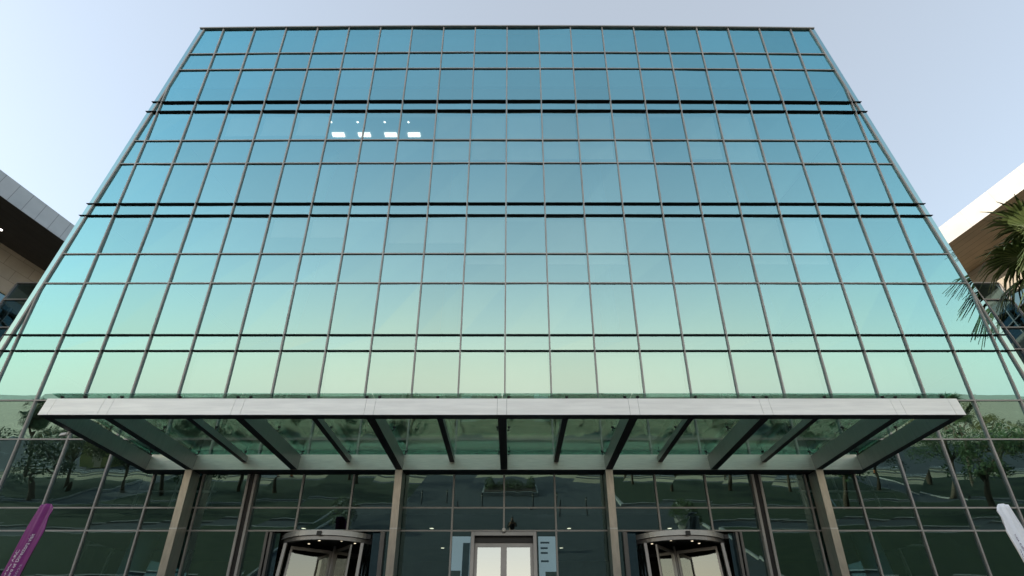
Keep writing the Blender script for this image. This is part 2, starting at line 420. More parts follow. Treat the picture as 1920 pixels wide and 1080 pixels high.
for (b0, b1) in ((5.05, 5.61), (10.44, 10.98), (15.77, 16.33)):
    m = MB(); z0, z1 = F(0, b0).z, F(0, b1).z; h = hw(b1) - .6; y0 = frontY(z0) + .32
    m.hexa([(AX - h, y0, z0), (AX + h, y0, z0), (AX + h - 2.2, 24, z0), (AX - h + 2.2, 24, z0), (AX - h, y0, z1), (AX + h, y0, z1), (AX + h - 2.2, 24, z1), (AX - h + 2.2, 24, z1)])
    m.mi[-6] = 1
    part(m, 'floor_slab', [M['slab'], M['ceiling']])
    zc = z1 + 3.9
    m = MB(); m.box(AX - h + 2.3, AX + h - 2.3, 23.2, 23.4, z1, z1 + 4.7); part(m, 'office_wall', M['wall_in'])
    for cx in (-9, -3, 3, 9):
        m = MB(); yy = frontY(z1 + 2) + 1.6
        m.tube([(cx + AX + .9, yy, z1), (cx + AX + .9, yy, z1 + 4.75)], .32, 16); part(m, 'office_column', M['core'], smooth=True)
# lit ceiling panels on the second highest storey, and small downlights
z = F(0, 15.77).z
# ceiling below the slab of b=15.77 belongs to the storey under it; the lit storey is the one seen between b=14.2 and 15.8
for i, x in enumerate((-7.76, -6.6, -5.42, -4.38)):
    m = MB(); m.box(x - .27, x + .27, 12.72, 12.93, z - .04, z - .003); part(m, 'ceiling_light', M['lamp'])
    m = MB(); m.disc(x - .15, 12.2, z - .004, .05, 12); part(m, 'downlight', M['lamp'])
# roller blinds behind some panes
def blind(c, btop, drop, n=-.22, wid=1):
    m = MB(); a0, a1 = c * MOD + .07, (c + wid) * MOD - .07
    m.fbox(a0, a1, btop - drop, btop, n - .01, n); m.fbox(a0, a1, btop - drop - .04, btop - drop, n - .025, n + .01)
    part(m, 'roller_blind', M['blind'])
for c in (-8, -7, -6): blind(c, 15.72, 1.05)
for c in (-2, -1, 0, 1, 2, 3, 5, 6): blind(c, 15.72, 2.2 + .3 * rnd.random())
for c in (-6, -5): blind(c, 10.40, .75)
for c in (-3, -2): blind(c, 10.40, 1.0)
for c in (-1, 1, 2, 6, 7): blind(c, 10.40, 1.9)
for c in (-7, -4, 0, 2, 3, 4, 6, 8): blind(c, 5.02, 1.2 + rnd.random())
# lobby
m = MB(); m.box(AX - 15, AX + 15, 16.6, 24, .0, .03); part(m, 'lobby_floor', M['lobby_floor'])
m = MB(); m.box(AX - 15, AX + 15, 23.4, 23.6, 0.03, 10.6); part(m, 'lobby_wall', M['lobby_wall'])
m = MB(); m.box(AX - 15, AX + 15, frontY(5.6) + .5, 23.4, 5.35, 5.5); part(m, 'lobby_ceiling', M['lobby_wall'])
for cx in (-12.2, -4.4, 4.4, 12.2):
    m = MB(); m.tube([(cx + AX, 18.2, .03), (cx + AX, 18.2, 5.35)], .38, 20); part(m, 'lobby_column', M['core'], smooth=True)
for x in (-6.6, -2.4, 2.1, 5.4):
    for y in (17.4, 20.6):
        m = MB(); m.disc(x + AX, y, 5.345, .07, 12); part(m, 'downlight', M['lamp_warm'])

# centre door: upright portal standing in the leaning front
D = ob('double_door', None, None, None); D.location = (AX, 15.2, 0); D.parent = B; D.matrix_parent_inverse = BW.copy()
DW = Matrix.Translation(Vector((-AX, -15.2, 0)))
def dpart(mb, name, m, parent, inv, **kw):
    o = mb.build(name, m, None, **kw); o.parent = parent; o.matrix_parent_inverse = inv.copy(); return o
x0, x1, zt = AX - .93, AX + .93, 4.80
m = MB(); m.box(x0, x0 + .1, 15.2, 16.5, 0, zt); m.box(x1 - .1, x1, 15.2, 16.5, 0, zt); m.box(x0 + .1, x1 - .1, 15.2, 16.5, zt - .11, zt)
dpart(m, 'portal_frame', M['door_frame'], D, DW, bevel=.008)
m = MB(); m.box(x0 + .1, x1 - .1, 15.36, 15.5, zt - .26, zt - .11); dpart(m, 'header', M['black_metal'], D, DW)
for s in (-1, 1):
    xa, xb = sorted((AX, AX + s * .83))
    m = MB(); t = .085
    m.box(xa, xa + t, 15.4, 15.46, .02, zt - .26); m.box(xb - t, xb, 15.4, 15.46, .02, zt - .26)
    m.box(xa + t, xb - t, 15.4, 15.46, zt - .36, zt - .26); m.box(xa + t, xb - t, 15.4, 15.46, .02, .16)
    dpart(m, 'door_leaf', M['door_frame'], D, DW)
    m = MB(); m.quad((xa + t, 15.43, .16), (xb - t, 15.43, .16), (xb - t, 15.43, zt - .36), (xa + t, 15.43, zt - .36)); dpart(m, 'door_glass', M['door_glass'], D, DW, fix=False)
    m = MB(); hx = AX + s * .11; m.tube([(hx, 15.33, .9), (hx, 15.33, 1.6)], .016); m.tube([(hx, 15.33, 1.0), (hx, 15.42, 1.0)], .012); m.tube([(hx, 15.33, 1.5), (hx, 15.42, 1.5)], .012)
    dpart(m, 'handle', M['steel'], D, DW)
m = MB(); m.ball((AX, 15.14, zt + .02), .06, 12); m.box(AX - .05, AX + .05, 15.16, 15.2, zt - .03, zt + .07); dpart(m, 'door_sensor', M['white_alu'], D, DW, smooth=True)

# revolving doors
def revolving(s):
    E_ = ob('revolving_door', None); cx, cy = AX + s * 5.1, 16.32
    E_.location = (cx, cy, 0); reparent(E_)
    W = Matrix.Translation(Vector((-cx, -cy, 0)))
    Rr, zt, zb = 1.50, 4.76, 4.63
    # drum ring
    m = MB(); m.arcwall(cx, cy, Rr - .12, Rr + .05, R(180), R(360), zb, zt, 32); m.arcwall(cx, cy, Rr - .14, Rr - .02, R(180), R(360), zb - .1, zb - .004, 32, 1)
    dpart(m, 'drum_ring', [M['drum'], M['door_frame']], E_, W)
    m = MB(); m.disc(cx, cy, zb + .02, Rr - .1, 32); m.disc(cx, cy, zt - .01, Rr - .02, 32, up=True); dpart(m, 'drum_ceiling', M['black_metal'], E_, W, fix=False)
    for t in (200, 250, 300, 335):
        m = MB(); m.disc(cx + .75 * math.cos(R(t)), cy + .75 * math.sin(R(t)), zb + .012, .035, 10); dpart(m, 'downlight', M['lamp_warm'], E_, W)
    # curved side screens with posts
    for (t0, t1) in ((168, 222), (318, 372)):
        m = MB(); m.arcwall(cx, cy, Rr - .04, Rr - .03, R(t0), R(t1), .05, zb - .1, 12); dpart(m, 'side_screen', M['curved_glass'], E_, W, smooth=True)
        for t in (t0, t1):
            m = MB(); px, py = cx + (Rr - .035) * math.cos(R(t)), cy + (Rr - .035) * math.sin(R(t))
            m.box(px - .045, px + .045, py - .045, py + .045, 0, zb - .1); dpart(m, 'post', M['door_frame'], E_, W, bevel=.008)
    # rotor of four leaves
    m = MB(); m.tube([(cx, cy, 0), (cx, cy, zb)], .045, 12); dpart(m, 'rotor_shaft', M['door_frame'], E_, W)
    base = 38 if s < 0 else 52
    for k in range(4):
        t = R(base + 90 * k); u = Vector((math.cos(t), math.sin(t), 0)); nn = Vector((-u.y, u.x, 0)) * .025
        c0 = Vector((cx, cy, 0)); m = MB()
        def bar(r0, r1, z0, z1):
            p, q = c0 + u * r0, c0 + u * r1
            m.hexa([p - nn + Vector((0, 0, z0)), q - nn + Vector((0, 0, z0)), q + nn + Vector((0, 0, z0)), p + nn + Vector((0, 0, z0)),
                    p - nn + Vector((0, 0, z1)), q - nn + Vector((0, 0, z1)), q + nn + Vector((0, 0, z1)), p + nn + Vector((0, 0, z1))])
        top = zb - .14
        bar(.06, .12, .03, top); bar(1.22, 1.28, .03, top); bar(.12, 1.22, top - .08, top); bar(.12, 1.22, .03, .14)
        dpart(m, 'door_leaf', M['door_frame'], E_, W)
        g = MB(); p, q = c0 + u * .12, c0 + u * 1.22
        g.quad(p + Vector((0, 0, .14)), q + Vector((0, 0, .14)), q + Vector((0, 0, top - .08)), p + Vector((0, 0, top - .08)))
        dpart(g, 'leaf_glass', M['leaf_glass'], E_, W, fix=False)
    m = MB(); m.box(cx - .06, cx + .06, cy - Rr - .1, cy - Rr - .04, zt - .14, zt - .04); dpart(m, 'sensor', M['black_metal'], E_, W)
    m = MB(); tt = R(322 if s < 0 else 322); px, py = cx + (Rr + .08) * math.cos(tt), cy + (Rr + .08) * math.sin(tt)
    m.box(px - .06, px + .06, py - .06, py + .03, zt - .13, zt - .02); dpart(m, 'sensor', M['black_metal'], E_, W)
    # frame posts of the opening, following the lean
    d = DOOR_BAYS[0] if s < 0 else DOOR_BAYS[1]
    outer = d[0] if s < 0 else d[1]; inner = d[1] if s < 0 else d[0]
    for a in (outer, outer - s * .12, inner):
        m = MB(); wq = .035 if a != inner else .06
        m.fbox(a - wq, a + wq, -5.3, -.36, -.05, .12); dpart(m, 'jamb_post', M['door_frame'], E_, W)
    # fixed filler between jambs and drum
    for (aa, bb_) in ((d[0], s * 5.1 - 1.3), (s * 5.1 + 1.3, d[1])):
        m = MB(); m.fbox(aa + .04, bb_ - .02, -5.25, -.4, -.04, -.03); dpart(m, 'filler_glass', M['dark_glass'], E_, W)
revolving(-1); revolving(1)

# ------------------------------------------------------------------ entrance canopy
ZB = EYE + 4.63; YF, YB = 10.55, 14.40; HB = .40; HWC = 10.65
K = thing('entrance_canopy', 'long brushed steel and glass entrance canopy over the revolving doors', 'canopy', (AX, 12.5, 0))
KW = Matrix.Translation(Vector((-AX, -12.5, 0)))
def kpart(mb, name, m, **kw):
    o = mb.build(name, m, None, **kw); o.parent = K; o.matrix_parent_inverse = KW.copy(); return o
MAIN = [-9.18, -6.12, -3.06, 0, 3.06, 6.12, 9.18]
# fascia in cover panels with open joints
edges = [-HWC, -HWC + .22]
for x in MAIN: edges += [x - .11, x + .11]
edges += [HWC - .22, HWC]
m = MB()
for i in range(len(edges) - 1):
    p, q = edges[i] + .003, edges[i + 1] - .003
    m.box(AX + p, AX + q, YF, YF + .012, ZB, ZB + HB)
kpart(m, 'fascia', M['steel_fascia'])
m = MB(); m.box(AX - HWC, AX + HWC, YF + .013, YF + .25, ZB + .003, ZB + HB - .003); kpart(m, 'front_beam', M['black_metal'])
m = MB()
be = [-HWC + .2] + MAIN + [HWC - .2]
for i in range(len(be) - 1):
    m.box(AX + be[i] + .004, AX + be[i + 1] - .004, YB, YB + .012, ZB, ZB + .44)
kpart(m, 'back_fascia', M['steel'])
m = MB(); m.box(AX - HWC, AX + HWC, YB + .013, YB + .42, ZB + .003, ZB + .437); kpart(m, 'back_beam', M['black_metal'])
for x in [-HWC + .1] + MAIN + [HWC - .1]:
    m = MB(); m.box(AX + x - .1, AX + x + .1, YF + .251, YB - .001, ZB + .004, ZB + HB - .002)
    m.mi[-6] = 1
    kpart(m, 'cross_beam', [M['steel_dark'], M['black_metal']])
for x in (-7.65, -4.59, -1.53, 1.53, 4.59, 7.65):
    m = MB(); m.box(AX + x - .07, AX + x + .07, YF + .251, YB - .001, ZB + .22, ZB + HB - .02); m.mi[-6] = 1
    kpart(m, 'purlin', [M['steel_dark'], M['black_metal']])
ge = [-HWC + .05] + MAIN + [HWC - .05]
for i in range(len(ge) - 1):
    p, q = AX + ge[i] + .012, AX + ge[i + 1] - .012
    m = MB(); m.box(p, q, YF - .02, YB + .3, ZB + HB + .11, ZB + HB + .128); kpart(m, 'glass_panel', M['canopy_glass'])
    g = MB()
    for fx in (p + .14, (p + q) / 2, q - .14):
        for fy in (YF + .12, (YF + YB) / 2, YB - .1):
            g.tube([(fx, fy, ZB + HB - .003), (fx, fy, ZB + HB + .085)], .014, 8); g.tube([(fx, fy, ZB + HB + .085), (fx, fy, ZB + HB + .109)], .04, 10)
    kpart(g, 'glass_fixing', M['black_metal'])
g = MB()
for x in MAIN:
    for fy in (YF + .12, (YF + YB) / 2, YB - .1):
        g.tube([(AX + x - .14, fy, ZB + HB + .07), (AX + x + .14, fy + .02, ZB + HB + .005)], .012, 6)
kpart(g, 'fixing_arm', M['black_metal'])
for x in (-9.18, -3.06, 3.06, 9.18):
    m = MB(); n0, n1 = .10, .56
    def tb(n): return (ZB - .004 - EYE - DIST * sl + n * sl) / cl
    zj = 1.55
    def colseg(lo, hi, w_, nn0, nn1):
        f = lambda v, n: tb(n) if v is None else v
        m.hexa([F(x - w_, lo, nn1), F(x + w_, lo, nn1), F(x + w_, lo, nn0), F(x - w_, lo, nn0), F(x - w_, f(hi, nn1), nn1), F(x + w_, f(hi, nn1), nn1), F(x + w_, f(hi, nn0), nn0), F(x - w_, f(hi, nn0), nn0)])
    colseg(-5.3, -.27, .105, n0, n1); colseg(-.25, None, .105, n0, n1)
    kpart(m, 'column', M['steel_col'], bevel=.006)
    m = MB(); m.fbox(x - .107, x + .107, -.275, -.245, n0 + .03, n1 + .004); kpart(m, 'joint_strip', M['white_alu'])

# small camera under the canopy end
cam_t = thing('security_camera', 'small white security camera fixed under the left canopy edge', 'camera', (AX - HWC + .02, 11.55, ZB - .02))
m = MB(); m.tube([(0, 0, .06), (0, 0, -.06)], .025, 10); m.build('bracket', M['white_alu'], cam_t)
m = MB(); m.hexa([(-.17, -.035, -.10), (-.02, -.035, -.07), (-.02, .035, -.07), (-.17, .035, -.10), (-.17, -.035, -.03), (-.02, -.035, .0), (-.02, .035, .0), (-.17, .035, -.03)]); m.build('housing', M['white_alu'], cam_t, bevel=.012)

# ------------------------------------------------------------------ side wings
def wing(s, label):
    Wg = thing('office_wing', label, 'office wing', (AX + s * 29, 15, 0), 0, 'wings flanking the glass block')
    inv = Matrix.Translation(Vector((-(AX + s * 29), -15, 0)))
    def wp(o): o.parent = Wg; o.matrix_parent_inverse = inv.copy(); return o
    dx, dy = .243, .970
    def L(off, y, z):           # point at distance y along, offset outwards
        x = 25.37 + (20 - y) * (dx / dy) + off
        return Vector((AX + s * x, y, z))
    y0, y1 = 1.0, 34.0
    zt, zb = 22.15, 20.95
    fm = M['fascia_shade'] if s < 0 else M['fascia_sun']
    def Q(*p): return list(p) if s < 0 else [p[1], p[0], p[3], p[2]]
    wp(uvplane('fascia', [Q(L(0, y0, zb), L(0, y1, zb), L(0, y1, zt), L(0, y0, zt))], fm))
    wp(uvplane('fascia_return', [Q(L(14, y0, zb), L(0, y0, zb), L(0, y0, zt), L(14, y0, zt))], fm))
    wp(uvplane('soffit', [Q(L(0, y1, zb + .002), L(0, y0, zb + .002), L(3.75, y0, zb + .002), L(3.75, y1, zb + .002))], M['soffit_shade'] if s < 0 else M['soffit']))
    wp(uvplane('roof', [Q(L(0, y0, zt), L(0, y1, zt), L(14, y1, zt), L(14, y0, zt))], M['slab']))
    # wall with window bands
    wp(uvplane('wall', [Q(L(3.75, y0 + 3, 18.6), L(3.75, y1, 18.6), L(3.75, y1, zb), L(3.75, y0 + 3, zb)),
                        Q(L(3.75, y0 + 3, 13.2), L(3.75, y1, 13.2), L(3.75, y1, 16.9), L(3.75, y0 + 3, 16.9)),
                        Q(L(3.75, y0 + 3, 7.9), L(3.75, y1, 7.9), L(3.75, y1, 11.4), L(3.75, y0 + 3, 11.4)),
                        Q(L(3.75, y0 + 3, 0), L(3.75, y1, 0), L(3.75, y1, 6.0), L(3.75, y0 + 3, 6.0)),
                        Q(L(14, y0 + 3, 0), L(3.75, y0 + 3, 0), L(3.75, y0 + 3, zb), L(14, y0 + 3, zb))], M['stone']))
    for (za, zc) in ((16.9, 18.6), (11.4, 13.2), (6.0, 7.9)):
        g = MB(); g.quad(*Q(L(3.9, y0 + 3, za), L(3.9, y1, za), L(3.9, y1, zc), L(3.9, y0 + 3, zc))); fr = wp(g.build('window_band', M['dark_glass'], fix=False))
        g = MB()
        for k in range(16):
            yy = y0 + 3.2 + k * 1.8
            p = L(3.72, yy, za); q = L(3.92, yy, zc)
            g.box(min(p.x, q.x), max(p.x, q.x), yy - .03, yy + .03, za, zc)
        zz = (za + zc) / 2
        a_, b_, c_, d_ = L(3.78, y0 + 3, zz - .03), L(3.78, y1, zz - .03), L(3.9, y1, zz - .03), L(3.9, y0 + 3, zz - .03)
        g.hexa([a_, b_, c_, d_] + [v + Vector((0, 0, .06)) for v in (a_, b_, c_, d_)])
        wp(g.build('window_frame', M['mullion']))
        # dark room wall behind the glass
        g = MB(); g.quad(*Q(L(6.5, y0 + 3, za - .5), L(6.5, y1, za - .5), L(6.5, y1, zc + .5), L(6.5, y0 + 3, zc + .5))); wp(g.build('room_wall', M['wall_in'], fix=False))
    for yy in (9.5, 14.5, 19.2, 24):
        g = MB(); p = L(2.6, yy, zb - .012); g.disc(p.x, p.y, p.z, .075, 14); g.tube([(p.x, p.y, p.z - .004), (p.x, p.y, p.z + .02)], .1, 14, mi=1, cap=False)
        wp(g.build('soffit_light', [M['soffit_lamp'], M['white_alu']], fix=False))
    # glazed link to the main block
    Y = 21.0; zl = 18.55; xo, xi = 27.15, 12.0
    lk = wp(ob('link_block', None))
    def lp(o): o.parent = lk; return o
    rows = [zl, 17.4, 15.6, 14.3, 12.4, 11.2, 9.2, 7.5, 5.5, 3.6, 1.8, 0]
    g = MB(); xa, xb = sorted((AX + s * xo, AX + s * xi))
    g.quad((xa, Y, 0), (xb, Y, 0), (xb, Y, zl), (xa, Y, zl)); lp(g.build('link_glazing', M['dark_glass'], fix=False))
    g = MB()
    for z_ in rows: g.box(xa, xb, Y - .09, Y + .02, z_ - .035, z_ + .035)
    n = int((xb - xa) / 1.5)
    for k in range(n + 1): x_ = AX + s * (xo - k * 1.5); g.box(x_ - .03, x_ + .03, Y - .088, Y + .018, 0, zl - .04)
    lp(g.build('link_frame', M['mullion']))
    g = MB(); g.box(xa, xb, Y + .1, Y + 5, zl - .2, zl - .05); g.box(xa, xb, Y + 3, Y + 3.2, 0, zl - .21); lp(g.build('link_body', M['wall_in']))
wing(-1, 'shaded left office wing with deep dark soffit under a grey panelled roof edge')
wing(1, 'sunlit right office wing with cream roof edge and brown soffit behind the palm')

# ------------------------------------------------------------------ feather flags
def text_mesh(s, size):
    cu = bpy.data.curves.new('lettering', 'FONT'); cu.body = s; cu.size = size; cu.resolution_u = 3
    t = bpy.data.objects.new('lettering', cu); C.objects.link(t)
    dg = bpy.context.evaluated_depsgraph_get()
    me = bpy.data.meshes.new_from_object(t.evaluated_get(dg)); bpy.data.objects.remove(t)
    return me
def flag(sx, x, y, label, cloth, inks):
    """sx=+1: pole on the right hand side, -1: on the left"""
    H, Wd, z0 = 3.74, .54, .55
    T = thing('feather_flag', label, 'flag', (x, y, 0), 0, 'feather flags on the forecourt')
    yaw = R(-23) * sx
    def surf(u, z, lift=0.0):
        # u: 0 free edge .. Wd pole edge, across the cloth
        fold = .030 * math.sin(9 * u / Wd + 1.5 * z) * (.35 + .65 * min(1, u / Wd + .3)) + .014 * math.sin(52 * u + 5 * (z - 3)) * (.25 + .75 * max(0, min(1, (z - 2.2) / 1.3)))
        lx = (u - Wd) * sx
        px = lx * math.cos(yaw) ; py = lx * math.sin(yaw) - fold * 1.0 - lift
        return Vector((px - .0, py, z))
    def top(u):      # outline of the top edge
        t = u / Wd
        return H - .42 * max(0, (t - .45) / .55) ** 2.2 - .015 * (1 - t)
    nu, nz = 22, 60; m = MB()
    for i in range(nu + 1):
        for j in range(nz + 1):
            u = Wd * i / nu; z = z0 + (top(u) - z0) * j / nz
            m.v.append(tuple(surf(u, z)))
    for i in range(nu):
        for j in range(nz):
            k = i * (nz + 1) + j; m.f.append((k, k + nz + 1, k + nz + 2, k + 1)); m.mi.append(0)
    c = m.build('flag_cloth', cloth, T, smooth=True, fix=False)
    sm = c.modifiers.new('thick', 'SOLIDIFY'); sm.thickness = .003
    # lettering reading up the cloth, line by line from the left edge
    lines = [('EXPEC ARC', .082, .20, 2.66, 0), ('Board of Directors visit', .066, .305, 2.66, 0), ('2022', .085, .41, 2.72, 1)]
    for (s, size, off, zs, ink) in lines:
        me = text_mesh(s, size)
        uvs = []
        for v in me.vertices:
            zz = zs + v.co.x; across = off - v.co.y            # distance from the left hand edge as seen
            u = across if sx > 0 else Wd - across + .07
            v.co = surf(u, zz, .012)
        ob('lettering', me, inks[ink], T)
    m = MB(); pts = [surf(Wd, z, -.012) for z in (0.05, .8, 1.6, 2.4, 3.0)] + [surf(Wd * t, top(Wd * t) - .01, -.012) for t in (1, .93, .85, .75, .6, .45)]
    m.tube(pts, [.012, .012, .010, .009, .008, .007, .006, .006, .005, .005, .004], 8); m.build('pole', M['black_metal'] if sx > 0 else M['white_alu'], T, smooth=True)
    m = MB(); m.box(-.22, .22, -.22, .22, 0, .04); m.tube([(0, .012, .04), (0, .012, .22)], .03, 12); m.build('base_plate', M['black_metal'], T, bevel=.008)
    return T
flag(1, -7.02, 8.0, 'purple feather flag with white lettering beside the left glazing', M['flag_purple'], [M['text_white'], M['text_grey']])
flag(-1, 7.42, 8.0, 'white feather flag with dark purple lettering beside the right glazing', M['flag_white'], [M['text_purple'], M['text_purple']])

# ------------------------------------------------------------------ display panels inside the lobby
def display(x, label, right):
    T = thing('display_panel', label, 'display panel', (x, 16.5, .03), 0, 'display panels inside the lobby')
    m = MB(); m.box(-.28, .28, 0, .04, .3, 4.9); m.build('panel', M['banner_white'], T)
    m = MB()
    if right:
        for z_ in (4.7, 4.55, 4.42, 4.2): m.box(-.22, -.22 + .16 + .12 * rnd.random(), -.008, -.002, z_, z_ + .05)
        m.box(-.1, .24, -.008, -.002, 3.75, 3.95, 1)
    else: m.box(.06, .27, -.008, -.002, 3.75, 4.72); m.box(-.26, .03, -.008, -.002, 3.8, 3.98, 1)
    m.build('print', [M['banner_blue'], M['banner_tan']], T)
    m = MB(); m.box(-.3, .3, -.12, .16, 0, .05); m.box(-.03, .03, .042, .08, .05, 4.4); m.build('stand', M['black_metal'], T)
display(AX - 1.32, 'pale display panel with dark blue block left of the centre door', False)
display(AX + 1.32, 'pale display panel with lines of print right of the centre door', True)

# ------------------------------------------------------------------ vegetation
def fan_leaf(mb, o, d, up, petiole, rad, nseg, droop, r_):
    side = d.cross(up).normalized(); up = side.cross(d).normalized()
    hub = o + d * petiole + Vector((0, 0, -.08 * petiole))
    mb.tube([o, o + d * petiole * .5 + up * .04, hub], [.022, .015, .012], 5, 0, False)
    for k in range(nseg):
        t = (k / (nseg - 1) - .5) * R(250)
        L = rad * (1 - .28 * abs(t) / R(125)) * (.9 + .2 * r_.random())
        dirv = (d * math.cos(t) + side * math.sin(t)).normalized()
        wv = (side * math.cos(t) - d * math.sin(t)).normalized()
        w0 = L * .040
        fold = up * (.03 * (1 if k % 2 else -1))
        pts = []
        tip = droop * (.6 + .8 * r_.random())
        for q, ww in ((.06, .25), (.4, 1.0), (.7, .62), (1.0, .04)):
            p = hub + dirv * (L * q) + up * (.25 * L * math.sin(q * 2.2) * .5) + Vector((0, 0, -tip * L * q ** 2.6)) + fold * q
            pts.append((p - wv * w0 * ww, p + fold * .8, p + wv * w0 * ww))
        base = len(mb.v)
        for a in pts: mb.v += [tuple(x) for x in a]
        for i in range(3):
            for j in range(2):
                mb.f.append((base + i * 3 + j, base + i * 3 + j + 1, base + (i + 1) * 3 + j + 1, base + (i + 1) * 3 + j)); mb.mi.append(0)
def palm(name, h, nl, seed, rad, pet, aim=None, nseg=34):
    r_ = random.Random(seed)
    T = thing(name, 'x', 'palm tree')
    m = MB(); pts = []; rr = []
    for i in range(16):
        t = i / 15; pts.append((.12 * math.sin(t * 2), .05 * t, h * t)); rr.append((.30 - .1 * t) * (1.06 if i % 2 else .97) + (.12 if i == 0 else 0))
    m.tube(pts, rr, 14); m.build('trunk', M['palm_bark'], T, smooth=True)
    c = MB(); o = Vector((pts[-1][0], pts[-1][1], h))
    for k in range(nl):
        az = k * 2.39996 + r_.uniform(-.2, .2); t = (k + .5) / nl
        el = R(82 - 128 * t ** .9) + r_.uniform(-.12, .12)
        d = Vector((math.cos(az) * math.cos(el), math.sin(az) * math.cos(el), math.sin(el)))
        up = Vector((0, 0, 1)) if abs(d.z) < .9 else Vector((math.cos(az + 3.14), math.sin(az + 3.14), .2))
        roll = r_.uniform(-.5, .5); sd = d.cross(up).normalized(); up = (sd.cross(d) * math.cos(roll) + sd * math.sin(roll))
        fan_leaf(c, o + d * .1, d, up, pet * r_.uniform(.85, 1.15), rad * r_.uniform(.9, 1.1), nseg, .25 + .45 * t, r_)
    c.build('crown', M['palm_leaf'], T, fix=False)
    s = MB()
    for k in range(26):
        az = k * 2.4; d = Vector((math.cos(az), math.sin(az), -1.6 - .8 * r_.random())).normalized()
        fan_leaf(s, o + Vector((0, 0, -.25)), d, Vector((math.cos(az), math.sin(az), .4)), pet * .4, rad * .75, 12, .1, r_)
    s.build('dry_skirt', M['palm_dead'], T, fix=False)
    return T
PALM = palm('palm_tree', 13.4, 20, 11, 1.65, 1.4, None, 44)
PALM.location = (19.9, 12.7, 0); PALM['label'] = 'green fan palm reaching in front of the sunlit right wing'; PALM['group'] = 'palms on the forecourt'

def leafy(name, h, cr, seed, lm, nleaf=2600):
    r_ = random.Random(seed); T = thing(name, 'x', 'tree')
    m = MB(); th = h * .42
    m.tube([(0, 0, 0), (.05, .02, th * .5), (.02, .08, th), (.1, .05, h * .75)], [.17, .13, .11, .04], 9)
    cl_ = []
    for k in range(9):
        az = k * 2.4; rr = cr * r_.uniform(.45, .95); zz = h * r_.uniform(.52, .95)
        e = Vector((rr * math.cos(az), rr * math.sin(az), zz)); cl_.append((e, cr * r_.uniform(.3, .5)))
        m.tube([(.03, .05, th * r_.uniform(.8, 1.1)), tuple(e * .5 + Vector((0, 0, h * .27))), tuple(e)], [.07, .045, .015], 6)
    cl_.append((Vector((0, 0, h * .9)), cr * .5)); m.build('trunk', M['bark'], T, smooth=True)
    c = MB()
    for k in range(nleaf):
        e, q = r_.choice(cl_); v = Vector((r_.gauss(0, 1), r_.gauss(0, 1), r_.gauss(0, .75))).normalized() * q * r_.random() ** .4
        p = e + v; a = Vector((r_.gauss(0, 1), r_.gauss(0, 1), r_.gauss(0, 1))).normalized(); b_ = a.orthogonal().normalized()
        s = r_.uniform(.06, .13)
        c.add([p - a * s, p + b_ * s * .45, p + a * s, p - b_ * s * .45], [(0, 1, 2, 3)])
    c.build('crown', lm, T, fix=False)
    return T
TA = leafy('street_tree', 5.2, 1.9, 3, M['leaf']); TB = leafy('street_tree', 6.4, 2.4, 5, M['leaf2'], 3200)
TREES = [(-30, -14.5, 0), (-36, -18.5, 0), (-20.5, -15, 0), (-49, -15.5, 0), (-62, -21, 0), (33, -16, 0), (42, -20, 0), (52, -20.5, 0), (58, -15, 0), (11.5, -20.5, 0), (-11, -20, 0), (-23, -8, 0), (-35, -8.5, 0), (25, -8.5, 0), (35, -7.5, 0), (-25.5, -17, 0), (-40, -17, 1), (-45, -21, 0), (-15.5, -19.5, 0), (27, -20, 0), (14.5, -16, 0), (47, -19, 1), (-56, -19, 1), (20.5, -18.5, 1)]
FAR = [(-95, -72, 1), (-78, -80, 0), (-60, -74, 1), (-46, -82, 1), (-33, -75, 0), (-22, -84, 1), (-11, -77, 1), (-2, -86, 0), (9, -76, 1), (17, -83, 1), (28, -74, 0), (38, -80, 1), (52, -73, 1), (66, -82, 0), (81, -75, 1), (97, -79, 1), (-118, -78, 1), (120, -77, 0)]
first = {0: TA, 1: TB}; used = set()
def put(kind, x, y, label, group, sc):
    o = first[kind]
    if kind not in used: used.add(kind); o.location = (x, y, 0); o['label'] = label; o.scale = (sc,) * 3; o.rotation_euler = (0, 0, x)
    else: o = copy_tree(o, (x, y, 0), x, label, sc)
    o['group'] = group
for (x, y, k) in TREES: put(k, x, y, 'dark leafy tree on the lawn, mirrored in the lower glass', 'lawn trees mirrored in the glass', rnd.uniform(.9, 1.15))
for (x, y, k) in FAR: put(k, x, y, 'dry roadside tree beyond the road, mirrored above the canopy', 'roadside trees mirrored in the glass', rnd.uniform(.9, 1.4))
for (x, y, sc) in ((38, -13, .95), (44, -9, 1.05), (54, -16, 1.0), (-41, -13, .9), (-52, -12, 1.05), (33, -24.5, .9), (62, -12, 1.0), (-64, -14, 1.0)):
    o = copy_tree(PALM, (x, y, 0), x * 1.3, 'fan palm across the forecourt, mirrored in the glass front', sc * .58); o['group'] = 'palms mirrored in the glass'

# shrubs: planting bed and rounded bushes mirrored in the entrance glass
def bush(mb, cx, cy, cz, rx, ry, rz, n, r_, s0=.05):
    for k in range(n):
        v = Vector((r_.gauss(0, 1), r_.gauss(0, 1), r_.gauss(0, 1))).normalized() * r_.random() ** .3
        p = Vector((cx + v.x * rx, cy + v.y * ry, cz + abs(v.z) * rz)); a = Vector((r_.gauss(0, 1), r_.gauss(0, 1), r_.gauss(0, 1))).normalized(); b_ = a.orthogonal().normalized(); s = s0 * r_.uniform(.7, 1.5)
        mb.add([p - a * s, p + b_ * s * .5, p + a * s, p - b_ * s * .5], [(0, 1, 2, 3)])
T = thing('planting_bed', 'dark raised planting bed with low shrubs, mirrored above the centre door', 'planting bed', (-.4, -16.5, 0))
m = MB(); m.box(-2.5, 2.5, -1.6, 1.6, 0, .3); m.box(-2.35, 2.35, -1.45, 1.45, .3, .34, 1); m.build('planter_wall', [M['kerb'], M['soil']], T)
